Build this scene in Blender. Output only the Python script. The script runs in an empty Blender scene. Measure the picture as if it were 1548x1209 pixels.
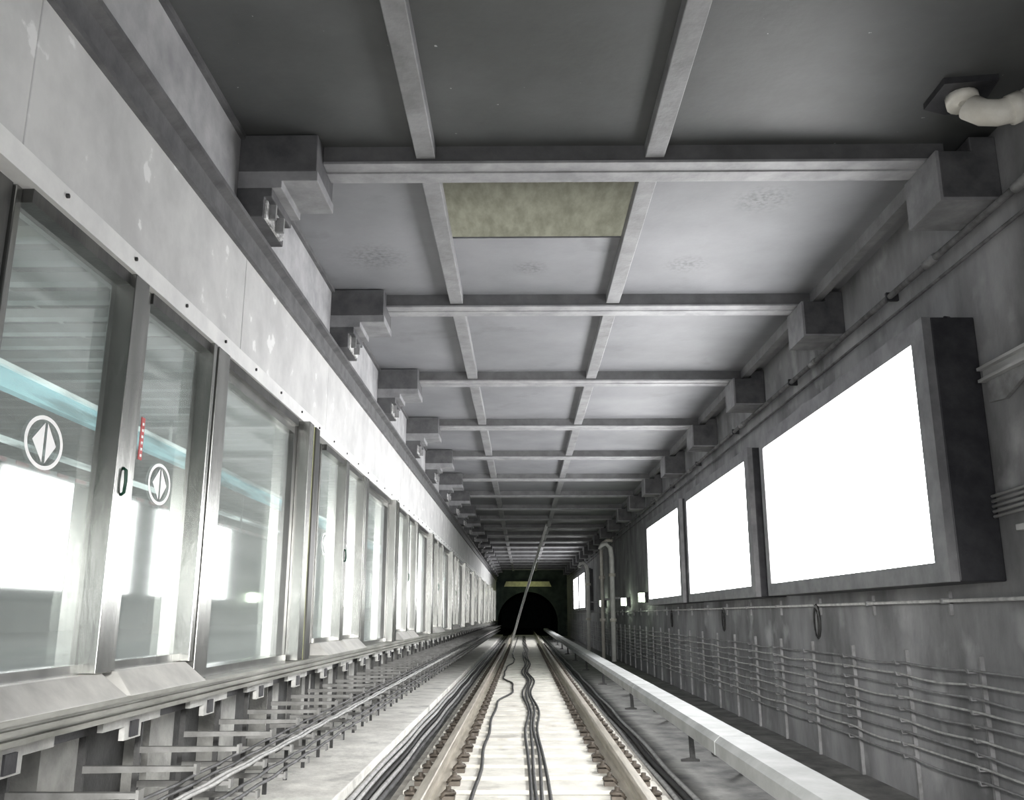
import bpy, math, random
from mathutils import Vector
random.seed(4)
S=bpy.context.scene; COL=S.collection
S.view_settings.view_transform='Standard'
ZC=1.4
R=math.radians
# ---------------------------------------------------------------- helpers
ORG={}
class MB:
    def __init__(s): s.v=[]; s.f=[]; s.sm=[]
    def add(s,vs,fs,sm=False):
        n=len(s.v); s.v+= [tuple(p) for p in vs]; s.f+=[tuple(n+i for i in f) for f in fs]; s.sm+=[sm]*len(fs); return s
    def hexa(s,b,t):
        return s.add(list(b)+list(t),[(3,2,1,0),(4,5,6,7),(0,1,5,4),(1,2,6,5),(2,3,7,6),(3,0,4,7)])
    def box(s,x0,x1,y0,y1,z0,z1):
        return s.hexa([(x0,y0,z0),(x1,y0,z0),(x1,y1,z0),(x0,y1,z0)],[(x0,y0,z1),(x1,y0,z1),(x1,y1,z1),(x0,y1,z1)])
    def prism(s,pts,axis,c0,c1):
        def P(a,b,c):
            return {'y':(a,c,b),'x':(c,a,b),'z':(a,b,c)}[axis]
        n=len(pts)
        vs=[P(a,b,c0) for a,b in pts]+[P(a,b,c1) for a,b in pts]
        fs=[tuple(range(n)),tuple(range(2*n-1,n-1,-1))]+[(i,i+n,(i+1)%n+n,(i+1)%n) for i in range(n)]
        return s.add(vs,fs)
    def tube(s,pts,r,n=8):
        pts=[Vector(p) for p in pts]; vs=[]; fs=[]
        for i,p in enumerate(pts):
            a=pts[max(0,i-1)]; b=pts[min(len(pts)-1,i+1)]; t=(b-a).normalized()
            up=Vector((0,0,1)) if abs(t.z)<.9 else Vector((0,1,0))
            sx=t.cross(up).normalized(); u=sx.cross(t)
            for k in range(n):
                q=2*math.pi*k/n; vs.append(p+sx*math.cos(q)*r+u*math.sin(q)*r)
        for i in range(len(pts)-1):
            for k in range(n):
                fs.append((i*n+k,i*n+(k+1)%n,(i+1)*n+(k+1)%n,(i+1)*n+k))
        fs.append(tuple(range(n-1,-1,-1))); m=(len(pts)-1)*n; fs.append(tuple(m+k for k in range(n)))
        return s.add(vs,fs,True)
    def build(s,name,mat,parent=None,loc=None,bevel=0):
        if parent is not None: o0=ORG[parent.name]
        else: o0=Vector(loc) if loc is not None else Vector((0,0,0))
        me=bpy.data.meshes.new(name)
        me.from_pydata([(a-o0.x,b-o0.y,c-o0.z) for a,b,c in s.v],[],s.f)
        import bmesh
        bm=bmesh.new(); bm.from_mesh(me); bmesh.ops.recalc_face_normals(bm,faces=bm.faces); bm.to_mesh(me); bm.free()
        for p,f in zip(me.polygons,s.sm): p.use_smooth=f
        me.materials.append(mat)
        o=bpy.data.objects.new(name,me); COL.objects.link(o)
        if parent is not None: o.parent=parent
        else: o.location=(o0.x,o0.y,o0.z+ZC)
        ORG[o.name]=o0
        if bevel:
            m=o.modifiers.new('bevel','BEVEL'); m.width=bevel; m.segments=2; m.limit_method='ANGLE'
        return o
def tag(o,label,cat,group=None):
    o['label']=label; o['category']=cat
    if group: o['group']=group
    return o
def thing(name,label,cat,loc,group=None):
    o=bpy.data.objects.new(name,None); COL.objects.link(o); o.empty_display_size=.1
    o.location=(loc[0],loc[1],loc[2]+ZC); ORG[o.name]=Vector(loc)
    return tag(o,label,cat,group)
def struct(o): o['kind']='structure'; return o
KID={}
def dup(o,dy,label,parent=None):
    c=o.copy(); COL.objects.link(c); c.parent=parent
    if parent is None:
        c.location.y+=dy; c['label']=label
    for ch in KID.get(o.name,[]): dup(ch,0,None,c)
    return c
def reg(root):
    bpy.context.view_layer.update()
    def rec(o):
        KID[o.name]=list(o.children)
        for c in o.children: rec(c)
    rec(root)
def row(proto,n,step,labels):
    reg(proto); proto['label']=labels(0)
    for k in range(1,n): dup(proto,k*step,labels(k))
ORD=['first','second','third','fourth','fifth','sixth','seventh','eighth','ninth','tenth','eleventh','twelfth']
def lab(near,far,n=10):
    def f(k): return near%ORD[k] if k<n else far
    return f
def bx(*a): return MB().box(*a)
# ---------------------------------------------------------------- materials
def mat(name,c1,c2=None,scale=3,rough=.6,metal=0,bump=.1,bscale=40,streak=(1,1,1),spec=.4,lo=.35,hi=.65,specks=None,stain=None,sth=(1.6,.58,.68),spots=None):
    m=bpy.data.materials.new(name); m.use_nodes=True; N=m.node_tree.nodes; L=m.node_tree.links
    b=N['Principled BSDF']; b.inputs['Roughness'].default_value=rough; b.inputs['Metallic'].default_value=metal
    b.inputs['Specular IOR Level'].default_value=spec
    c2=c2 or tuple(x*.75 for x in c1)
    g=N.new('ShaderNodeNewGeometry'); mp=N.new('ShaderNodeMapping'); L.new(g.outputs['Position'],mp.inputs[0]); mp.inputs['Scale'].default_value=streak
    n=N.new('ShaderNodeTexNoise'); n.inputs['Scale'].default_value=scale; n.inputs['Detail'].default_value=8; n.inputs['Roughness'].default_value=.6
    L.new(mp.outputs[0],n.inputs['Vector'])
    r=N.new('ShaderNodeValToRGB'); e=r.color_ramp.elements; e[0].position=lo; e[1].position=hi
    e[0].color=(*c2,1); e[1].color=(*c1,1); L.new(n.outputs['Fac'],r.inputs[0]); out=r.outputs[0]
    def blend(scale2,p0,p1,col):
        nonlocal out
        n2=N.new('ShaderNodeTexNoise'); n2.inputs['Scale'].default_value=scale2; n2.inputs['Detail'].default_value=5
        L.new(g.outputs['Position'],n2.inputs['Vector'])
        r2=N.new('ShaderNodeMapRange'); r2.inputs[1].default_value=p0; r2.inputs[2].default_value=p1; L.new(n2.outputs['Fac'],r2.inputs[0])
        mx=N.new('ShaderNodeMixRGB'); L.new(r2.outputs[0],mx.inputs[0]); L.new(out,mx.inputs[1]); mx.inputs[2].default_value=(*col,1); out=mx.outputs[0]
    if stain: blend(*sth,stain)
    if specks: blend(22,.75,.77,specks)
    for (x,y,z,rad) in (spots or []):
        d=N.new('ShaderNodeVectorMath'); d.operation='DISTANCE'; L.new(g.outputs['Position'],d.inputs[0]); d.inputs[1].default_value=(x,y,z)
        r1=N.new('ShaderNodeMapRange'); r1.inputs[1].default_value=rad; r1.inputs[2].default_value=rad*.2; L.new(d.outputs['Value'],r1.inputs[0])
        n4=N.new('ShaderNodeTexNoise'); n4.inputs['Scale'].default_value=30; n4.inputs['Detail'].default_value=4; L.new(g.outputs['Position'],n4.inputs['Vector'])
        r4=N.new('ShaderNodeMapRange'); r4.inputs[1].default_value=.40; r4.inputs[2].default_value=.68; r4.inputs[4].default_value=.6; L.new(n4.outputs['Fac'],r4.inputs[0])
        mm=N.new('ShaderNodeMath'); mm.operation='MULTIPLY'; L.new(r1.outputs[0],mm.inputs[0]); L.new(r4.outputs[0],mm.inputs[1])
        mx=N.new('ShaderNodeMixRGB'); L.new(mm.outputs[0],mx.inputs[0]); L.new(out,mx.inputs[1]); mx.inputs[2].default_value=(.07,.07,.075,1); out=mx.outputs[0]
    L.new(out,b.inputs['Base Color'])
    if bump:
        n3=N.new('ShaderNodeTexNoise'); n3.inputs['Scale'].default_value=bscale; n3.inputs['Detail'].default_value=4
        L.new(mp.outputs[0],n3.inputs['Vector'])
        bp=N.new('ShaderNodeBump'); bp.inputs['Strength'].default_value=bump; bp.inputs['Distance'].default_value=.02
        L.new(n3.outputs['Fac'],bp.inputs['Height']); L.new(bp.outputs[0],b.inputs['Normal'])
    return m
def emis(name,c,s,broken=None):
    m=bpy.data.materials.new(name); m.use_nodes=True; N=m.node_tree.nodes; L=m.node_tree.links; b=N['Principled BSDF']
    b.inputs['Base Color'].default_value=(*c,1); b.inputs['Emission Color'].default_value=(*c,1); b.inputs['Emission Strength'].default_value=s
    if broken:
        g=N.new('ShaderNodeNewGeometry'); mp=N.new('ShaderNodeMapping'); mp.inputs['Scale'].default_value=broken; L.new(g.outputs['Position'],mp.inputs[0])
        n=N.new('ShaderNodeTexNoise'); n.inputs['Scale'].default_value=1; n.inputs['Detail'].default_value=3; L.new(mp.outputs[0],n.inputs['Vector'])
        r=N.new('ShaderNodeMapRange'); r.inputs[1].default_value=.42; r.inputs[2].default_value=.6; r.inputs[3].default_value=s*.12; r.inputs[4].default_value=s; L.new(n.outputs['Fac'],r.inputs[0])
        L.new(r.outputs[0],b.inputs['Emission Strength'])
    return m
CZ=3.09+ZC
M=dict(
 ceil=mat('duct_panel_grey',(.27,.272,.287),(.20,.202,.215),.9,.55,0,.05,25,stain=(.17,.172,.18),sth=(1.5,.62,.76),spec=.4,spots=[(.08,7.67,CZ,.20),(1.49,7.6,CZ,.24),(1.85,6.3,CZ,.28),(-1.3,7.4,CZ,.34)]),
 ceild=mat('near_shade_panel',(.105,.109,.109),(.072,.075,.075),1.2,.5,0,.05,25,specks=(.4,.4,.4)),  # shade of the nearest bays put into the panel colour, plus pale specks
 beam=mat('beam_grey',(.30,.30,.31),(.20,.20,.205),4,.5,0,.15,30),
 flange=mat('beam_flange_lit',(.37,.37,.38),(.25,.25,.26),5,.55,0,.15,30),  # lit underside of the beams painted as a paler grey
 web=mat('beam_web_shaded',(.14,.14,.145),(.09,.09,.093),4,.5,0,.1,30),  # shaded front of the beams painted as a darker grey
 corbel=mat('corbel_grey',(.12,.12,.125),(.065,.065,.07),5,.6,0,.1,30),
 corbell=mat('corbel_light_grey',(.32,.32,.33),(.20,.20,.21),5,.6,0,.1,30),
 dark=mat('dark_painted_steel',(.06,.06,.065),(.03,.03,.035),5,.5,.3,.1),
 ledgebar=mat('grey_ledge_bar',(.17,.17,.175),(.09,.09,.095),5,.5,.1,.1),
 plaster=mat('chipped_plaster',(.80,.80,.80),(.2,.2,.2),22,.8,0,.2,40),
 fascia=mat('fascia_concrete',(.70,.70,.695),(.53,.53,.53),2.5,.5,0,.06,30,stain=(.86,.86,.86),sth=(5,.64,.67)),
 trim=mat('pale_trim',(.88,.88,.87),(.74,.74,.74),4,.4,.1,.05),
 wallu=mat('upper_wall_grey',(.48,.48,.49),(.30,.30,.31),3,.7,0,.2,30),
 wallr=mat('right_wall_concrete',(.36,.36,.37),(.15,.15,.155),1.3,.7,0,.25,22,streak=(1,1,.45),stain=(.44,.44,.45),sth=(2.2,.56,.75)),
 slab=mat('raw_concrete_slab',(.33,.33,.27),(.21,.21,.165),6,.8,0,.3,20,streak=(1.5,.5,1)),
 floor=mat('dusty_floor',(.22,.22,.21),(.09,.09,.09),3,.85,0,.4,25),
 ledge=mat('pale_concrete_ledge',(.92,.91,.86),(.66,.65,.61),3.5,.85,0,.5,18,stain=(.48,.475,.45),sth=(2.5,.6,.72)),
 pier=mat('dull_pier',(.42,.42,.40),(.24,.24,.23),4,.85,0,.3),
 plate=mat('pale_plate',(.56,.56,.54),(.32,.32,.31),6,.6,0,.2),
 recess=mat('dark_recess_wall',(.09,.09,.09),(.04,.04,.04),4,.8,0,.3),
 bed=mat('pale_dusty_bed',(.50,.48,.43),(.30,.285,.255),6,.85,0,.4,30),
 sleeper=mat('white_sleeper',(.78,.76,.70),(.58,.56,.51),4,.8,0,.3,30,stain=(.46,.44,.40),sth=(3,.6,.72)),
 rail=mat('rail_steel',(.56,.52,.45),(.34,.31,.26),6,.4,.3,.1,streak=(4,.3,4)),
 clip=mat('brown_clip',(.14,.12,.10),(.06,.05,.04),9,.6,.2,.1),
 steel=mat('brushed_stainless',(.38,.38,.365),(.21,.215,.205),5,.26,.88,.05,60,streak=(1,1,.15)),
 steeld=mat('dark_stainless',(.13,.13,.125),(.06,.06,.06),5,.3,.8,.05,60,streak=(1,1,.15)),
 yellow=mat('yellow_lit_gap_tone',(.42,.43,.20),(.23,.24,.10),8,.5,0,.05),  # yellow light in the column gap painted as a strip colour
 skirt=mat('pale_skirt',(.66,.65,.62),(.48,.475,.455),5,.35,.2,.1),
 sill=mat('sill_metal',(.40,.40,.37),(.19,.19,.17),6,.4,.4,.1,streak=(1,.3,1)),
 black=mat('black_rubber',(.045,.045,.045),(.02,.02,.02),8,.6,0,.1),
 cable=mat('dusty_cable',(.18,.18,.185),(.08,.08,.08),8,.6,0,.1),
 cablel=mat('pale_cable',(.52,.52,.51),(.32,.32,.32),14,.6,0,.1),
 strut=mat('pale_strut_steel',(.55,.55,.55),(.44,.44,.44),3,.4,.3,.02),
 rack=mat('galvanised_rack',(.34,.34,.35),(.20,.20,.20),9,.5,.2,.1),
 arm=mat('grey_arm',(.22,.22,.215),(.13,.13,.125),9,.6,.1,.1),
 cover=mat('pale_cover',(.44,.45,.45),(.32,.33,.325),3,.6,0,.05,spec=.25),
 box=mat('lightbox_housing',(.050,.05,.055),(.025,.025,.03),5,.5,.2,.1),
 boxf=mat('lightbox_frame',(.30,.30,.31),(.19,.19,.20),5,.4,.4,.05),
 pvc=mat('cream_pvc',(.88,.86,.80),(.70,.67,.60),5,.4,0,.05),
 red=mat('red_sticker',(.55,.06,.06),(.42,.04,.04),5,.5,0,0),
 green=mat('dark_green_plastic',(.01,.07,.04),(.005,.03,.02),5,.35,0,0),
 pfloor=mat('platform_granite',(.34,.345,.35),(.26,.265,.27),10,.7,0,.0,spec=.2),
 pwall=mat('platform_wall',(.40,.41,.41),(.28,.29,.29),.6,.6,0,.0),
 slat=mat('platform_slat',(.6,.61,.60),(.50,.51,.50),2,.5,0,.0),
 gap=mat('platform_dark_soffit',(.16,.165,.165),(.12,.12,.12),2,.7,0,.0),
 tunnel=mat('far_tunnel',(.05,.065,.06),(.02,.03,.03),2,.9,0,.1),
 lintel=mat('far_lintel',(.75,.73,.46),(.5,.48,.30),3,.8,0,.1),
)
M['white']=emis('white_decal',(.9,.9,.9),.15)
M['whitep']=mat('white_pipe_paint',(.9,.9,.88),(.75,.75,.73),5,.4,0,0)
M['glow']=emis('white_light_panel',(1,1,1),12)
M['cyan']=emis('cyan_light',(.45,.80,.88),1.1,(1,.8,14))
M['tubew']=emis('white_tube',(.9,1,1),2.2,(1,.5,1))
M['lamp']=emis('work_lamp',(.85,1,.75),16)
M['redl']=emis('red_light',(.45,.22,.23),.2)
M['whitel']=mat('dull_white',(.5,.5,.5),(.4,.4,.4),5,.5,0,0)
def glassmat():
    m=bpy.data.materials.new('door_glass'); m.use_nodes=True; N=m.node_tree.nodes; L=m.node_tree.links
    N.remove(N['Principled BSDF']); out=N['Material Output']
    t=N.new('ShaderNodeBsdfTransparent'); t.inputs[0].default_value=(.88,.91,.895,1)
    g=N.new('ShaderNodeBsdfGlossy'); g.inputs['Roughness'].default_value=.05; g.inputs[0].default_value=(.97,1,.99,1)
    d=N.new('ShaderNodeBsdfDiffuse'); d.inputs[0].default_value=(.60,.63,.615,1)
    f=N.new('ShaderNodeLayerWeight'); f.inputs['Blend'].default_value=.5
    pw=N.new('ShaderNodeMath'); pw.operation='POWER'; pw.inputs[1].default_value=2.8; L.new(f.outputs['Facing'],pw.inputs[0])
    mu=N.new('ShaderNodeMath'); mu.operation='MULTIPLY_ADD'; mu.inputs[1].default_value=.75; mu.inputs[2].default_value=.04; mu.use_clamp=True; L.new(pw.outputs[0],mu.inputs[0])
    a=N.new('ShaderNodeMixShader'); L.new(mu.outputs[0],a.inputs[0]); L.new(t.outputs[0],a.inputs[1]); L.new(g.outputs[0],a.inputs[2])
    ge=N.new('ShaderNodeNewGeometry'); mp=N.new('ShaderNodeMapping'); mp.inputs['Scale'].default_value=(.3,.3,24); L.new(ge.outputs['Position'],mp.inputs[0])
    n=N.new('ShaderNodeTexNoise'); n.inputs['Scale'].default_value=1; n.inputs['Detail'].default_value=2; L.new(mp.outputs[0],n.inputs['Vector'])
    r=N.new('ShaderNodeMapRange'); r.inputs[1].default_value=.35; r.inputs[2].default_value=.7; r.inputs[3].default_value=.22; r.inputs[4].default_value=.31; L.new(n.outputs['Fac'],r.inputs[0])
    b=N.new('ShaderNodeMixShader'); L.new(r.outputs[0],b.inputs[0]); L.new(a.outputs[0],b.inputs[1]); L.new(d.outputs[0],b.inputs[2])
    L.new(b.outputs[0],out.inputs[0]); return m
M['glass']=glassmat()
Y0,Y1=-1.0,64.0
# ---------------------------------------------------------------- setting
struct(bx(-2.6,3.3,Y0,Y1,-1.55,-1.4).build('floor',M['floor']))
struct(bx(-1.0,1.12,Y0,Y1,-1.4,-1.345).build('floor_track_slab',M['bed']))
struct(bx(-2.45,-1.38,Y0,Y1,-1.4,-1.3).build('floor_side_ledge',M['ledge'],bevel=.01))
struct(bx(3.1,3.3,Y0,Y1,-1.4,4.1).build('wall_right',M['wallr']))
struct(bx(-2.1,-1.85,Y0,Y1,2.28,3.9).build('wall_left',M['wallu']))
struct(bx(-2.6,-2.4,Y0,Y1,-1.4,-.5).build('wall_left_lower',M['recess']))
w=MB()
for k in range(50):
    y=.6+k*1.27; w.box(-2.4,-2.25,y,y+.38,-1.3,-.5)
struct(w.build('wall_left_piers',M['pier']))
struct(MB().prism([(-1.85,2.27),(-1.77,2.27),(-1.77,2.30),(-1.80,2.31),(-1.80,2.45),(-1.75,2.47),(-1.75,2.5),(-1.85,2.5)],'y',Y0,Y1).build('trim_2',M['ledgebar']))
struct(bx(2.84,2.92,5.75,Y1,2.98,3.09).build('trim_3',M['beam']))
struct(bx(-1.85,-1.82,Y0,Y1,3.05,3.09).build('trim_4',M['ledgebar']))
BP=2.88; B0=5.6; NB=21
c=MB(); cd_=MB(); ZT=3.105
for i in range(-3,NB):
    a=B0+i*BP; b=min(a+BP,Y1); a=max(a,Y0)
    if b<=a: continue
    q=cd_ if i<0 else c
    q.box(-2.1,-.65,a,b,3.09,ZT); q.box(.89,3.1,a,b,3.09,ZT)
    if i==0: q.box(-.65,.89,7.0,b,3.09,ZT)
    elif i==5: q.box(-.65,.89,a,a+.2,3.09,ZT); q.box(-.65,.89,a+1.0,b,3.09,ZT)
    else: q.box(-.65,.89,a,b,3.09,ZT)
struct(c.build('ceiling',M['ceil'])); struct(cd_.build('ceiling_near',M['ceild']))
struct(bx(-2.1,3.3,Y0,Y1,3.9,4.1).build('ceiling_slab',M['slab']))
e=MB(); cx,rad,sp=.35,2.1,-.5; n=24
def zt(x): return sp+math.sqrt(max(rad*rad-(x-cx)**2,0))
e.box(-2.6,cx-rad,Y1,Y1+.4,-1.4,4.1); e.box(cx+rad,3.3,Y1,Y1+.4,-1.4,4.1)
for k in range(n):
    a=cx-rad*math.cos(math.pi*k/n); b=cx-rad*math.cos(math.pi*(k+1)/n)
    e.hexa([(a,Y1,zt(a)),(b,Y1,zt(b)),(b,Y1+.4,zt(b)),(a,Y1+.4,zt(a))],[(a,Y1,4.1),(b,Y1,4.1),(b,Y1+.4,4.1),(a,Y1+.4,4.1)])
struct(e.build('wall_far',M['tunnel']))
t=MB().box(-2.6,3.3,Y1,Y1+40,-1.6,-1.4).box(-2.6,-2.4,Y1+.4,Y1+40,-1.4,3).box(3.1,3.3,Y1+.4,Y1+40,-1.4,3).box(-2.6,3.3,Y1+.4,Y1+40,3,3.2).box(-2.6,3.3,Y1+40,Y1+40.2,-1.6,3.2)
struct(t.build('wall_tunnel_beyond',M['tunnel']))
tag(MB().prism([(-1.3,1.95),(2.0,1.95),(1.85,2.3),(-1.15,2.3)],'y',Y1-.35,Y1).build('portal_lintel',M['lintel'],loc=(.35,Y1-.2,1.95)),'pale yellowish lintel beam above the dark arched tunnel mouth at the far end','beam')
# platform behind the doors
struct(bx(-9,-2.0,Y0,Y1,-.5,-.3).build('floor_platform',M['pfloor']))
struct(bx(-9.2,-9,Y0,Y1,-.5,2.9).build('wall_platform',M['pwall']))
struct(bx(-9.2,-2.1,Y0,Y1,2.75,2.9).build('ceiling_platform',M['gap']))
pc=MB()
for k in range(150):
    y=Y0+.3+k*.42; pc.box(-8.9,-2.15,y,y+.12,2.5,2.58)
for x in (-8.5,-6.5,-4.2,-2.3): pc.box(x,x+.04,Y0,Y1,2.58,2.75)
struct(pc.build('ceiling_platform_slats',M['slat']))
struct(bx(-9.2,-2.1,Y0-.2,Y0,-.5,2.9).build('wall_platform_near',M['pwall']))
struct(bx(-9.2,-2.6,Y1,Y1+.2,-.5,2.9).build('wall_platform_far',M['pwall']))
s=MB().prism([(-2.05,-.34),(-1.70,-.34),(-1.70,-.36),(-1.73,-.36),(-1.73,-.375),(-1.70,-.375),(-1.70,-.395),(-1.74,-.395),(-1.74,-.41),(-1.71,-.41),(-1.71,-.43),(-1.83,-.43),(-1.83,-.46),(-2.05,-.46)],'y',Y0,Y1)
struct(s.build('trim_5',M['sill']))
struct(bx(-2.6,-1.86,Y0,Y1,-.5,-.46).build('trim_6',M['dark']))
def rods(t,x,z):
    m=MB()
    for k in range(12): m.box(x-.015,x+.015,1+k*5.2,1.03+k*5.2,z,2.5)
    m.build('hanger_rods',M['slat'],t)
t=thing('light_valance','long cyan glowing light band above the platform behind the glass doors','light',(-4.6,.5,2.5))
bx(-4.65,-4.55,.5,60,1.95,2.12).build('glowing_band',M['cyan'],t); bx(-4.62,-4.5,.5,60,2.12,2.16).build('white_tube',M['tubew'],t); rods(t,-4.6,2.16)
t=thing('fluorescent_strip','white fluorescent strip deepest inside the platform hall','light',(-7.4,.5,2.5))
bx(-7.5,-7.3,.5,60,2.42,2.46).build('tube',M['tubew'],t); bx(-7.52,-7.28,.5,60,2.46,2.5).build('housing',M['slat'],t)
t=thing('striped_display_strip','long narrow red and white striped strip under the cyan light band on the platform','sign',(-5.2,.5,2.5))
bx(-5.25,-5.2,.5,60,1.5,1.55).build('backing',M['whitel'],t)
q=MB()
for k in range(140): q.box(-5.2,-5.19,.6+k*.42,.6+k*.42+.24,1.505,1.545)
q.build('red_stripes',M['redl'],t); rods(t,-5.23,1.55)
for k in range(6):
    y=5.5+k*10.2
    t=thing('platform_column','','column',(-6,y,-.3),'square columns on the platform')
    t['label']='pale square platform column seen through the doors, %s from the camera'%ORD[k]
    bx(-6.35,-5.75,y-.3,y+.3,-.3,2.5).build('shaft',M['pwall'],t,bevel=.03); bx(-6.38,-5.72,y-.33,y+.33,-.3,-.12).build('base_band',M['pier'],t)
# ---------------------------------------------------------------- beams, ribs, corbels
t=thing('cross_beam','','beam',(.5,B0,3.09),'cross beams under the duct ceiling')
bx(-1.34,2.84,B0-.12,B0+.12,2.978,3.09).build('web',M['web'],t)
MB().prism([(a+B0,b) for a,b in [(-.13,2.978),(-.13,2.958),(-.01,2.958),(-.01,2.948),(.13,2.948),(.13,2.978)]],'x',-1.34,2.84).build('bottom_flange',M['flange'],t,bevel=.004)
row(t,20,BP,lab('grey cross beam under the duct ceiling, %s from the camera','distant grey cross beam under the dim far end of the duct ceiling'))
for x,side in ((-.65,'left'),(.89,'right')):
    o=bx(x-.06,x+.07,B0+.13-BP,B0-.13,2.99,3.09).build('ceiling_rib',M['beam'],loc=(x,B0-BP/2,2.99),bevel=.006)
    tag(o,'','rib','%s row of lengthwise ceiling ribs'%side)
    row(o,21,BP,lab('lengthwise grey ceiling rib in the '+side+' row, %s bay from the camera','distant lengthwise ceiling rib in the '+side+' row at the dim far end'))
t=thing('stepped_corbel','','corbel',(-1.85,B0-.1,2.5),'stepped corbels along the left wall')
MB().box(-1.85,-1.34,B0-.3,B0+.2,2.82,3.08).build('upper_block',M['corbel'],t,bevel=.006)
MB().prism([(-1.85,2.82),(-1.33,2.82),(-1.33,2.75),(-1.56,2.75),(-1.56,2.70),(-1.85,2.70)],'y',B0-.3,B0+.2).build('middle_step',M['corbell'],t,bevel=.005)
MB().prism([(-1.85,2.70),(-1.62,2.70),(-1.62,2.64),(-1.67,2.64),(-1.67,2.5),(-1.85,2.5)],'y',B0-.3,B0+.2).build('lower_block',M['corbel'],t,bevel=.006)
MB().prism([(B0-.27,2.5),(B0+.10,2.5),(B0+.16,2.54),(B0+.10,2.60),(B0+.17,2.62),(B0-.02,2.64),(B0-.12,2.60),(B0-.26,2.63)],'x',-1.67,-1.655).build('chipped_patch',M['plaster'],t)
bx(-1.655,-1.61,B0-.22,B0-.19,2.52,2.62).build('bolted_fitting',M['rack'],t); bx(-1.655,-1.60,B0-.06,B0-.03,2.50,2.60).build('bolted_fitting',M['rack'],t)
row(t,20,BP,lab('dark stepped corbel holding the left end of a cross beam, %s from the camera','distant stepped corbel at the left end of a far cross beam'))
t=thing('wall_bracket','','bracket',(3.1,B0-.1,2.62),'block brackets along the right wall')
MB().prism([(2.72,2.62),(3.1,2.62),(3.1,3.05),(2.93,3.05),(2.93,2.95),(2.72,2.95)],'y',B0-.28,B0+.2).build('block',M['corbel'],t,bevel=.008)
MB().prism([(2.70,2.60),(3.1,2.60),(3.1,2.62),(2.72,2.62),(2.72,2.95),(2.70,2.95)],'y',B0-.28,B0+.2).build('bearing_plate',M['corbell'],t)
row(t,20,BP,lab('grey block bracket high on the right wall under a beam end, %s from the camera','distant block bracket high on the right wall'))
t=thing('drain_pipe','cream plastic pipe elbow coming out of the ceiling at the upper right','pipe',(2.75,4.7,3.09))
MB().tube([(2.66,4.85,3.05),(2.66,4.84,3.02),(2.68,4.81,2.95),(2.73,4.77,2.89),(2.80,4.74,2.87),(2.88,4.72,2.88),(2.96,4.70,2.92),(3.10,4.66,3.02)],.078,18).build('pipe',M['pvc'],t)
MB().tube([(2.66,4.85,3.05),(2.66,4.84,2.99)],.094,16).build('collar',M['pvc'],t); MB().tube([(2.86,4.727,2.875),(2.93,4.708,2.90)],.09,16).build('collar',M['pvc'],t)
MB().prism([(2.5,4.72),(2.8,4.68),(2.84,4.98),(2.66,5.06),(2.5,5.0)],'z',3.05,3.09).build('ceiling_plate',M['dark'],t)
# ---------------------------------------------------------------- left fascia panels
P=5.1; S0=3.1
y=S0-P/2-.2
t=thing('fascia_panel','','panel',(-1.8,y,1.54),'pale panels above the glass doors')
bx(-2.0,-1.80,y+.004,y+P/2-.004,1.60,2.27).build('sheet',M['fascia'],t,bevel=.003)
bx(-2.0,-1.785,y,y+P/2,1.54,1.64).build('bottom_trim',M['trim'],t)
for j in range(4):
    b=y+.3+j*.64
    MB().tube([(-1.786,b,1.60),(-1.776,b,1.60)],.010,8).build('bolt',M['black'],t)
row(t,24,P/2,lab('pale concrete panel above the doors with dark bolts, %s along from the camera','distant pale panel above the far doors',12))
# ---------------------------------------------------------------- platform doors
ga,gz=-1.895,-1.875
def emblem(y,z):
    m=MB(); n=32; X=-1.868
    vs=[];fs=[]
    for k in range(n):
        a=2*math.pi*k/n
        for r in (.090,.106): vs+= [(X,y+r*1.35*math.cos(a),z+r*math.sin(a))]
    for k in range(n):
        i=2*k;j=2*((k+1)%n); fs.append((i,i+1,j+1,j))
    m.add(vs,fs)
    m.add([(X,y-.006,z+.080),(X,y-.088,z+.0),(X,y-.004,z-.078)],[(0,1,2)])
    m.add([(X,y-.006,z+.080),(X,y-.004,z-.078),(X,y-.020,z+.0)],[(0,1,2)]) if False else None
    m.add([(X,y+.012,z+.080),(X,y+.090,z+.0),(X,y+.018,z-.078)],[(0,1,2)])
    return m
def leaf(y0,y1,a,b,left):
    t=thing('sliding_door_leaf','','door',(-1.84,(y0+y1)/2,-.34),'glass sliding door leaves')
    bx(-1.9,-1.85 if left else -1.82,y0,a,-.24,1.54).build('stile',M['steel'],t,bevel=.004)
    bx(-1.9,-1.785,b,y1,-.24,1.54).build('stile',M['steel'],t,bevel=.004)
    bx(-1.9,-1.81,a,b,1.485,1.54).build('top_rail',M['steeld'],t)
    bx(-1.9,-1.84,a,b,-.24,-.20).build('bottom_rail',M['steel'],t)
    g=bx(ga,gz,a,b,-.20,1.485).build('glass',M['glass'],t)
    emblem(3.41 if left else 4.55,.655).build('emblem',M['white'],g)
    MB().hexa([(-1.9,y0,-.34),(-1.70,y0,-.34),(-1.70,y1,-.34),(-1.9,y1,-.34)],[(-1.9,y0+.06,-.24),(-1.80,y0+.06,-.24),(-1.80,y1-.06,-.24),(-1.9,y1-.06,-.24)]).build('kick_skirt',M['skirt'],t,bevel=.004)
    if left:
        m=MB(); yy=(b+y1)/2-.01
        m.tube([(-1.785,yy,.52),(-1.772,yy,.53),(-1.768,yy,.58),(-1.772,yy,.63),(-1.785,yy,.64)],.008,8)
        m.build('handle',M['green'],t)
    else:
        bx(gz,gz+.003,4.275,4.315,.74,.95).build('warning_sticker',M['red'],g)
        m=MB()
        for k in range(6): m.box(gz+.003,gz+.005,4.288,4.304,.755+k*.031,.768+k*.031)
        m.build('sticker_lettering',M['white'],g)
    return t
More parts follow.
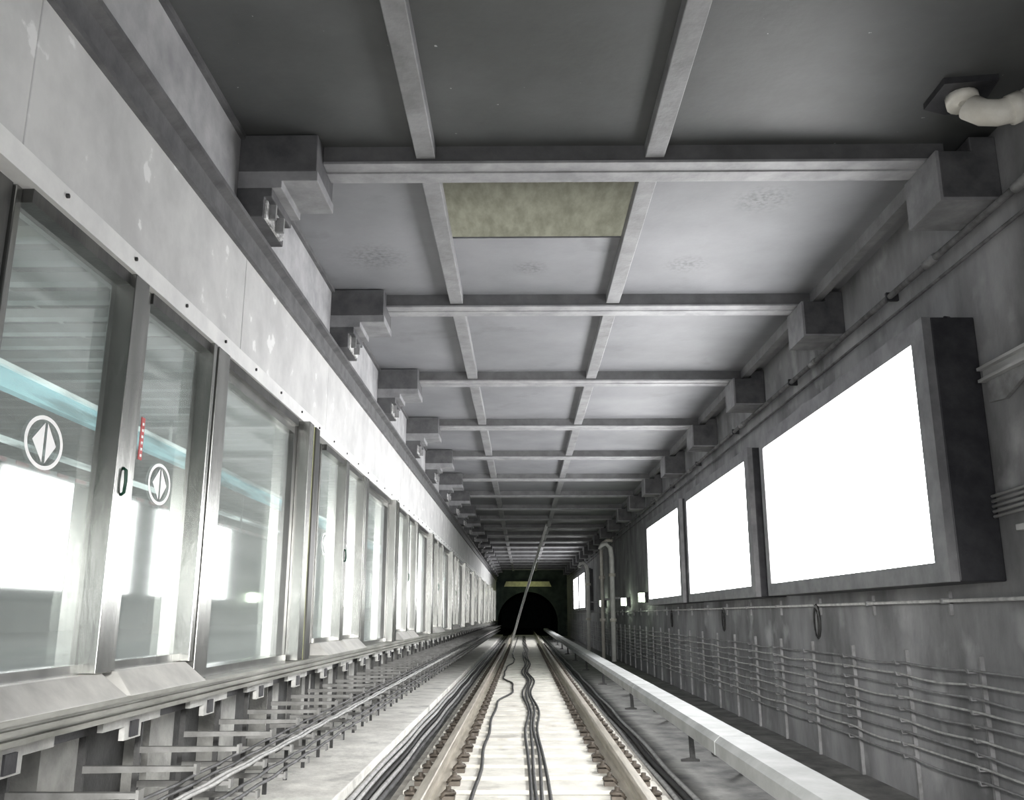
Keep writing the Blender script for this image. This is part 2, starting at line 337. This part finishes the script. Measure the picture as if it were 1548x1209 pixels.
l1=leaf(2.98,4.02,3.02,3.87,True); l2=leaf(4.05,5.0,4.13,4.95,False)
row(l1,12,P,lab('nearer glass leaf of the %s doorway from the camera, round white emblem and dark handle','distant nearer leaf of a far sliding doorway',12))
row(l2,12,P,lab('farther glass leaf of the %s doorway from the camera, round emblem and red sticker','distant farther leaf of a far sliding doorway',12))
t=thing('fixed_glass_panel','','window',(-1.84,6,-.34),'fixed glass panels between the sliding doors')
bx(-1.9,-1.78,5.02,5.22,-.34,1.54).build('near_stile',M['steel'],t,bevel=.004)
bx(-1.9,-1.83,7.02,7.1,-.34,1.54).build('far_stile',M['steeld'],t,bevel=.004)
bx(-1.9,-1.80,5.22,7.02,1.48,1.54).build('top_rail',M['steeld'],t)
bx(-1.9,-1.83,5.22,7.02,1.42,1.48).build('inner_top_rail',M['steel'],t)
bx(-1.9,-1.80,5.22,7.02,-.34,-.29).build('bottom_rail',M['steel'],t)
bx(ga,gz,5.22,7.02,-.29,1.42).build('glass',M['glass'],t)
reg(t)
for k in range(-1,12):
    lb=('fixed glass panel beside the %s doorway from the camera'%ORD[k]) if k>=0 else 'fixed glass panel nearest the camera at the left edge'
    if k==0: t['label']=lb
    else: dup(t,k*P,lb)
t=thing('door_column','','post',(-1.84,7.3,-.34),'steel columns between the doorways')
bx(-1.9,-1.73,7.11,7.26,-.34,1.54).build('near_half',M['steel'],t,bevel=.004)
bx(-1.9,-1.745,7.26,7.34,-.34,1.54).build('yellow_lit_gap',M['yellow'],t)  # solid strip standing in for the yellow-lit gap
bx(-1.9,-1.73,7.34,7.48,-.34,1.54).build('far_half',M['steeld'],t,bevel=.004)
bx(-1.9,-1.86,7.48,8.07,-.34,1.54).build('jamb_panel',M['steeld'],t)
reg(t)
for k in range(-1,11):
    lb=('steel column just past the %s doorway from the camera'%ORD[k]) if k>=0 else 'dark steel column beside the door at the left edge'
    if k==0: t['label']=lb
    else: dup(t,k*P,lb)
# ---------------------------------------------------------------- under the platform
t=thing('hanging_plate','','plate',(-1.8,3.2,-.46),'pale plates hanging under the door sill')
MB().prism([(3.0,-.43),(3.62,-.43),(3.62,-.49),(3.40,-.49),(3.40,-.55),(3.22,-.55),(3.22,-.49),(3.0,-.49)],'x',-1.825,-1.80).build('plate',M['plate'],t)
bx(-1.80,-1.79,3.27,3.35,-.54,-.47).build('clamp',M['dark'],t)
row(t,56,1.03,lab('stepped pale plate hanging under the door sill, %s from the camera','distant stepped pale plate under the far door sill',12))
t=thing('cable_bracket','','bracket',(-1.93,3.55,-1.3),'cable brackets under the platform edge')
bx(-1.95,-1.92,3.54,3.56,-1.3,-.50).build('post',M['recess'],t)
for z,e_ in ((-.64,-1.43),(-.80,-1.46),(-.96,-1.49)):
    MB().hexa([(-1.92,3.535,z-.030),(e_,3.535,z-.020),(e_,3.565,z-.020),(-1.92,3.565,z-.030)],[(-1.92,3.535,z),(e_,3.535,z),(e_,3.565,z),(-1.92,3.565,z)]).box(e_,e_+.012,3.525,3.575,z-.03,z+.012).build('arm',M['arm'],t)
row(t,96,.6,lab('three-armed grey cable bracket under the left platform edge, %s from the camera','distant three-armed cable bracket under the far platform edge',12))
for j,(x,z,r,nm) in enumerate([(-1.50,-.789,.010,'outermost'),(-1.53,-.789,.010,'second'),(-1.60,-.791,.008,'third'),(-1.68,-.791,.008,'innermost')]):
    pts=[(x+.004*math.sin(k*1.1+j*2),2.5+k*.3,z-(.006 if k%2 else 0)) for k in range(200)]
    tag(MB().tube(pts,r,6).build('bracket_cable',M['cablel'] if j<2 else M['cable'],loc=(x,30,z)),'%s cable on the middle arms under the platform edge'%nm,'cable','cables on the under-platform brackets')
for j,x in enumerate((-1.53,-1.62)):
    pts=[(x+.006*math.sin(k*1.3+j),2.5+k*.3,-.95-(.008 if k%2 else 0)) for k in range(200)]
    tag(MB().tube(pts,.010,6).build('bracket_cable',M['cable'],loc=(x,30,-.98)),'%s cable on the lowest arms under the platform edge'%('outer','inner')[j],'cable','cables on the under-platform brackets')
# ---------------------------------------------------------------- track
rp=[(-.075,-1.31),(.075,-1.31),(.075,-1.295),(.012,-1.28),(.01,-1.185),(.036,-1.17),(.036,-1.145),(.028,-1.138),(-.028,-1.138),(-.036,-1.145),(-.036,-1.17),(-.01,-1.185),(-.012,-1.28),(-.075,-1.295)]
for x,s_ in ((-.68,'left'),(.82,'right')):
    tag(MB().prism([(a+x,b) for a,b in rp],'y',3.0,Y1+20).build('running_rail',M['rail'],loc=(x,30,-1.31)),'%s dusty beige running rail of the track'%s_,'rail','running rails')
def sleeper(y,clips):
    t=thing('sleeper','','sleeper',(.07,y,-1.345),'pale sleepers between the rails')
    bx(-.93,1.07,y-.21,y+.21,-1.345,-1.31).build('slab',M['sleeper'],t,bevel=.01)
    if clips:
        for x in (-.68,.82):
            for s_ in (-1,1):
                a=x+s_*.135
                m=MB().box(a-.045,a+.045,y-.05,y+.05,-1.31,-1.275)
                m.tube([(a,y,-1.275),(a,y,-1.215)],.02,8).tube([(a,y,-1.262),(a,y,-1.24)],.034,6)
                m.tube([(a-s_*.055,y-.045,-1.285),(a-s_*.02,y-.055,-1.25),(a+s_*.03,y-.04,-1.255),(a+s_*.045,y,-1.26),(a+s_*.03,y+.04,-1.255),(a-s_*.02,y+.055,-1.25),(a-s_*.055,y+.045,-1.285)],.013,6)
                m.build('rail_clip',M['clip'],t)
    return t
t=sleeper(6.4,True)
row(t,60,.6,lab('pale wide sleeper between the rails, %s from the bottom of the picture','distant pale sleeper between the rails, seen foreshortened',12))
t=sleeper(6.4+60*.6,False)
row(t,35,.6,lambda k:'far pale sleeper near the tunnel mouth')
def spline(pts,step=.35):
    out=[]; pts=sorted(pts); y=pts[0][0]
    def at(y):
        for i in range(len(pts)-1):
            if pts[i][0]<=y<=pts[i+1][0]:
                u=(y-pts[i][0])/(pts[i+1][0]-pts[i][0]); u=u*u*(3-2*u); return pts[i][1]*(1-u)+pts[i+1][1]*u
        return pts[-1][1]
    while y<pts[-1][0]: out.append((at(y),y)); y+=step
    return out
for j,nm in enumerate(('leftmost','second','third','rightmost')):
    b=[(4,.05),(9,.05),(11,.03),(13,.07),(16,0),(19,.08),(22,-.02),(26,.06),(30,0),(36,.05),(45,0),(60,0)]
    pts=[(x+j*.047+.010*math.sin(y*1.1+j*2),y,-1.294) for x,y in spline(b)]
    tag(MB().tube(pts,.015,7).build('track_cable',M['black'],loc=(.1,30,-1.31)),'%s black cable of the bundle lying between the rails'%nm,'cable','bundled cables between the rails')
b=[(4,-.36),(8,-.37),(10,-.39),(12.6,-.40),(14.5,-.38),(16.5,-.17),(18,-.2),(20,-.42),(23.5,-.42),(27,-.25),(32,-.35),(60,-.3)]
tag(MB().tube([(x+.01*math.sin(y*2.5),y,-1.293) for x,y in spline(b)],.016,7).build('track_cable',M['black'],loc=(-.3,30,-1.31)),'single wiggling black cable left of the bundle between the rails','cable')
for j,(x,r,mm,nm) in enumerate([(-1.335,.024,'cablel','pale cable tight against the pale concrete strip'),(-1.27,.022,'cablel','second pale cable beside the pale concrete strip'),(-1.21,.022,'black','black cable left of the left rail between two pale ones'),(-1.15,.022,'cablel','pale cable between the black and the dusty cable left of the track'),(-1.09,.022,'cable','dusty cable closest to the left rail')]):
    tag(MB().tube([(x+.008*math.sin(k*.9+j),3+k*.5,-1.4+r) for k in range(120)],r,7).build('trackside_cable',M[mm],loc=(x,30,-1.4)),nm,'cable')
for j,(x,r,mm,nm) in enumerate([(1.17,.022,'cablel','pale cable just outside the right rail'),(1.25,.028,'black','black cable right of the pale one outside the right rail'),(1.33,.022,'cablel','pale outer cable beside the covered power rail')]):
    tag(MB().tube([(x+.012*math.sin(k*.8+j),3+k*.5,-1.4+r) for k in range(120)],r,7).build('trackside_cable',M[mm],loc=(x,30,-1.4)),nm,'cable')
tag(MB().tube([(.86,31,3.08),(.64,32.6,2.45),(.30,35,1.4),(-.05,37.4,.3),(-.35,39.6,-.7),(-.53,40.9,-1.25)],.05,7).build('hanging_rope',M['whitep'],loc=(.2,36,-1.3)),'pale rope slanting from the far ceiling down to the track','rope')
# covered power rail
L3=5.0
t=thing('power_rail_cover','','cover',(1.56,2,-1.4),'power rail cover lengths')
def cov(d): return [(1.40-d,-.99),(1.40-d,-.90+d),(1.44,-.86+d),(1.66,-.86+d),(1.70+d,-.90+d),(1.70+d,-1.0),(1.685,-1.0),(1.685,-.91),(1.65,-.878),(1.45,-.878),(1.415,-.91),(1.415,-.99)]
MB().prism(cov(0),'y',2.0,2+L3-.004).build('cover',M['cover'],t)
MB().prism(cov(.003),'y',2+L3-.05,2+L3-.004).build('joint_sleeve',M['cover'],t)
MB().prism([(1.49,-1.03),(1.62,-1.03),(1.62,-1.0),(1.57,-.985),(1.57,-.92),(1.61,-.91),(1.61,-.88),(1.50,-.88),(1.50,-.91),(1.54,-.92),(1.54,-.985),(1.49,-1.0)],'y',2.01,2+L3-.01).build('power_rail',M['black'],t)
MB().prism([(1.56,-1.4),(1.74,-1.4),(1.74,-1.38),(1.70,-1.37),(1.68,-1.07),(1.66,-1.04),(1.49,-1.03),(1.49,-1.06),(1.64,-1.09),(1.65,-1.365),(1.56,-1.38)],'y',4.4,4.44).build('support_bracket',M['recess'],t)
row(t,12,L3,lab('pale covered power rail length right of the track, %s from the camera','distant covered power rail length',12))
for k in range(3):
    yy=8.2+k*4.2
    m=MB().tube([(1.72,yy,-1.1),(1.85,yy+.1,-1.25),(2.0,yy+.5,-1.36),(2.2,yy+.9,-1.365),(2.15,yy+1.4,-1.365),(1.95,yy+1.6,-1.365)],.03,8)
    tag(m.build('feeder_cable',M['cable'],loc=(1.8,yy,-1.4)),'thick black feeder cable curling under the power rail, %s from the camera'%ORD[k],'cable')
# ---------------------------------------------------------------- right wall
def lightbox(y0):
    y1=y0+4.36
    t=thing('advertising_lightbox','','lightbox',(3.1,y0+2.2,.21),'blank lit advertising boxes on the right wall')
    bx(2.80,3.1,y0,y1,.21,1.99).build('housing',M['box'],t,bevel=.01)
    MB().box(2.74,2.80,y0,y1,1.85,1.99).box(2.74,2.80,y0,y1,.21,.34).box(2.74,2.80,y0,y0+.2,.34,1.85).box(2.74,2.80,y1-.15,y1,.34,1.85).build('frame',M['boxf'],t)
    bx(2.76,2.80,y0+.2,y1-.15,.34,1.85).build('light_panel',M['glow'],t)
    MB().tube([(2.95,y0+.1,1.99),(2.95,y0+.1,2.02),(3.0,y0+.14,2.03),(3.0,y0+.2,1.99)],.012,6).build('hook',M['dark'],t)
    return t
t=lightbox(5.86); reg(t); t['label']='blank white lightbox nearest the camera on the right wall'
for k,l in ((1,'blank white lightbox in the middle of the near three'),(2,'blank white lightbox farthest of the near three'),(7,'small distant white lightbox past the standing pipes, the nearer'),(8,'small distant white lightbox past the standing pipes, the farther')): dup(t,k*4.9,l)
t=thing('cable_rack','','rack',(3.1,6.29,-1.4),'cable racks on the lower right wall')
MB().box(3.07,3.1,6.28,6.31,-1.4,-.27).build('post',M['rack'],t)
LV=[-.36-.088*j for j in range(9)]
for z in LV:
    MB().prism([(3.07,z-.018),(2.985,z-.02),(2.976,z+.012),(2.982,z+.012),(2.99,z-.012),(3.07,z-.009)],'y',6.28,6.31).build('hook',M['rack'],t)
row(t,18,1.2,lab('upright cable rack on the lower right wall, %s from the camera','distant upright cable rack on the lower right wall',12))
o=bx(3.075,3.1,6.28+21.6,6.30+21.6,-1.4,-.27).build('cable_rack_post',M['rack'],loc=(3.1,6.29+21.6,-1.4)); tag(o,'','rack','far cable rack posts')
row(o,27,1.2,lambda k:'far slim cable rack post on the right wall')
for j,z in enumerate(LV):
    pts=[]
    for k in range(300):
        yy=4.0+k*.2; ph=(yy-6.29)/1.2
        sag=.013+.012*math.sin(math.floor(ph)*2.1+j*1.7)
        pts.append((3.02+.004*math.sin(yy*3+j),yy,z-.002-sag*math.sin(math.pi*(ph%1))))
    tag(MB().tube(pts,.009,6).build('wall_cable',M['cablel'] if j%2 else M['rack'],loc=(3,30,z)),'thin cable on the right wall racks, %s down from the top'%ORD[j],'cable','cables on the right wall racks')
t=thing('wall_conduit','thin pale conduit running along the right wall under the lightboxes','conduit',(3.04,30,.1))
MB().tube([(3.04,3,.1),(3.04,62,.1)],.012,8).build('pipe',M['cablel'],t)
for k in range(20):
    yy=5.2+k*1.45; MB().box(3.02,3.1,yy-.015,yy+.015,.082,.118).box(3.075,3.1,yy-.015,yy+.015,.0,.17).build('clamp',M['rack'],t)
for k,yy in enumerate((9.5,13.9,18.7)):
    pts=[(3.03,yy+.10*math.cos(a),-.06+.17*math.sin(a)) for a in [i*math.pi/6 for i in range(13)]]+[(3.02,yy+.06*math.cos(a),-.08+.14*math.sin(a)) for a in [i*math.pi/6 for i in range(13)]]
    tag(MB().tube(pts,.009,6).build('cable_loop',M['black'],loc=(3.03,yy,.1)),'coiled black cable loop hanging from the thin wall conduit, %s from the camera'%ORD[k],'cable')
t=thing('wall_pipe','dark grey pipe running high along the right wall above the lightboxes','pipe',(3.0,30,2.5))
MB().tube([(3.03,2,2.55),(3.03,62,2.55)],.025,10).build('pipe',M['cable'],t)
for yy in (4.9,6.15,8.9,12,16,20,25,30): MB().tube([(3.03,yy,2.55),(3.03,yy+.16,2.55)],.036,10).build('coupling',M['rack'],t)
for k in range(20): 
    yy=4.2+k*2.78; MB().box(3.0,3.1,yy,yy+.03,2.515,2.585).build('clamp',M['dark'],t)
tag(MB().tube([(3.06,2,2.40),(3.06,62,2.40)],.012,8).build('wall_conduit',M['cable'],loc=(3.06,30,2.4)),'thin grey conduit just below the high dark pipe on the right wall','conduit')
t=thing('strut_channel','grey steel channel on the right wall beside the nearest lightbox','channel',(3.05,4.7,1.5))
MB().prism([(3.03,1.50),(3.095,1.50),(3.095,1.60),(3.03,1.60),(3.03,1.58),(3.07,1.58),(3.07,1.52),(3.03,1.52)],'y',3.2,5.78).build('channel',M['strut'],t)
MB().prism([(5.1,1.50),(5.75,1.50),(5.75,1.36),(5.55,1.34)],'x',3.07,3.095).build('gusset_plate',M['rack'],t,bevel=.003)
for j in range(5):
    tag(MB().tube([(3.03+.015*(j%2),3.2,.80-.035*j),(3.035,4.4,.79-.035*j),(3.04,5.2,.77-.033*j),(3.05,5.82,.75-.033*j)],.011,8).build('edge_cable',M['strut'],loc=(3.05,4.6,.7)),'pale cable at the right edge beside the nearest lightbox, %s down'%ORD[j],'cable','pale cables at the right edge')
t=thing('cable_clamp','pale clamp holding the cables at the right edge','clamp',(3.05,5.3,.5))
bx(3.0,3.1,4.6,5.5,.50,.54).build('bar',M['strut'],t,bevel=.005); bx(3.07,3.1,5.32,5.40,.45,.86).build('back_plate',M['rack'],t)
for j,(yy,x,z1,l) in enumerate([(29,2.85,2.1,'nearest pale standing pipe with a hooked top against the right wall'),(31,2.7,2.5,'slim standing pipe just behind the nearest standing pipe'),(38,2.72,2.0,'farthest standing pipe with a hooked top on the right wall')]):
    t=thing('standing_pipe',l,'pipe',(x,yy,-1.4),'standing pipes by the right wall')
    pts=[(x,yy,-1.4),(x,yy,z1-.3),(x-.04,yy,z1),(x-.16,yy,z1+.14),(x-.30,yy,z1+.1),(x-.36,yy,z1-.05)]
    if j==1: pts=[(x,yy,-1.4),(x,yy,z1-.3),(x+.04,yy,z1-.1),(x+.2,yy,z1),(3.09,yy,z1)]
    MB().tube(pts,.08 if j!=1 else .06,10).build('pipe',M['whitep'] if j!=1 else M['pvc'],t)
    MB().tube([(x,yy,-.2),(x,yy,-.1)],.11,10).build('collar',M['pvc'],t); MB().tube([(x,yy,1.2),(x,yy,1.3)],.11,10).build('collar',M['pvc'],t)
    bx(x,3.09,yy-.03,yy+.03,.5,.56).build('wall_strap',M['rack'],t)
for j,(yy,z,l) in enumerate([(22.5,.30,'small glaring work lamp on the right wall past the third lightbox'),(26.5,.25,'small glaring work lamp just before the standing pipes'),(34,.3,'small glaring work lamp beyond the standing pipes')]):
    t=thing('work_lamp',l,'lamp',(3.0,yy,z),'small work lamps on the right wall')
    bx(2.98,3.1,yy-.14,yy+.14,z,z+.25).build('housing',M['dark'],t); MB().box(2.86,2.98,yy-.12,yy+.12,z+.02,z+.23).build('lens',M['lamp'],t)
# ---------------------------------------------------------------- lights
def light(kind,name,loc,e,col=(1,1,1),rot=None,**k):
    d=bpy.data.lights.new(name,kind); d.energy=e; d.color=col
    for a,b in k.items(): setattr(d,a,b)
    o=bpy.data.objects.new(name,d); COL.objects.link(o); o.location=(loc[0],loc[1],loc[2]+ZC)
    if rot: o.rotation_euler=rot
    return o
light('SPOT','head_lamp',(.1,-.6,.6),4100,(1,.985,.95),(R(77),0,0),spot_size=R(56),spot_blend=1.0,shadow_soft_size=.25)
light('AREA','camera_fill',(.3,-.9,.2),120,(1,1,1),(R(72),0,0),shape='RECTANGLE',size=3,size_y=1.2)  # added soft fill behind the camera for fascia, right wall and floor
light('AREA','duct_lamp',(.2,9.2,3.2),32,(1,1,.95),(R(180),0,0),shape='RECTANGLE',size=3.5,size_y=3)
light('POINT','lintel_fill',(.4,62.3,1.5),18,(.9,1,.55),shadow_soft_size=.1)  # added unseen light that brightens the far lintel
for y in (8,22,38,54):
    light('AREA','platform_lamp',(-4.5,y,2.4),170,(.96,1,.985),(0,0,0),shape='RECTANGLE',size=3,size_y=11)
w=bpy.data.worlds.new('world'); S.world=w; w.use_nodes=True; w.node_tree.nodes['Background'].inputs[0].default_value=(.8,.85,.9,1); w.node_tree.nodes['Background'].inputs[1].default_value=.08
# ---------------------------------------------------------------- camera
cd=bpy.data.cameras.new('camera'); cam=bpy.data.objects.new('camera',cd); COL.objects.link(cam)
cd.sensor_fit='HORIZONTAL'; cd.sensor_width=36; cd.lens=36*1350/1548; cd.clip_end=300; cd.clip_start=.05
cam.location=(0,0,ZC); cam.rotation_euler=(R(90+13.55),0,.0117)
S.camera=cam
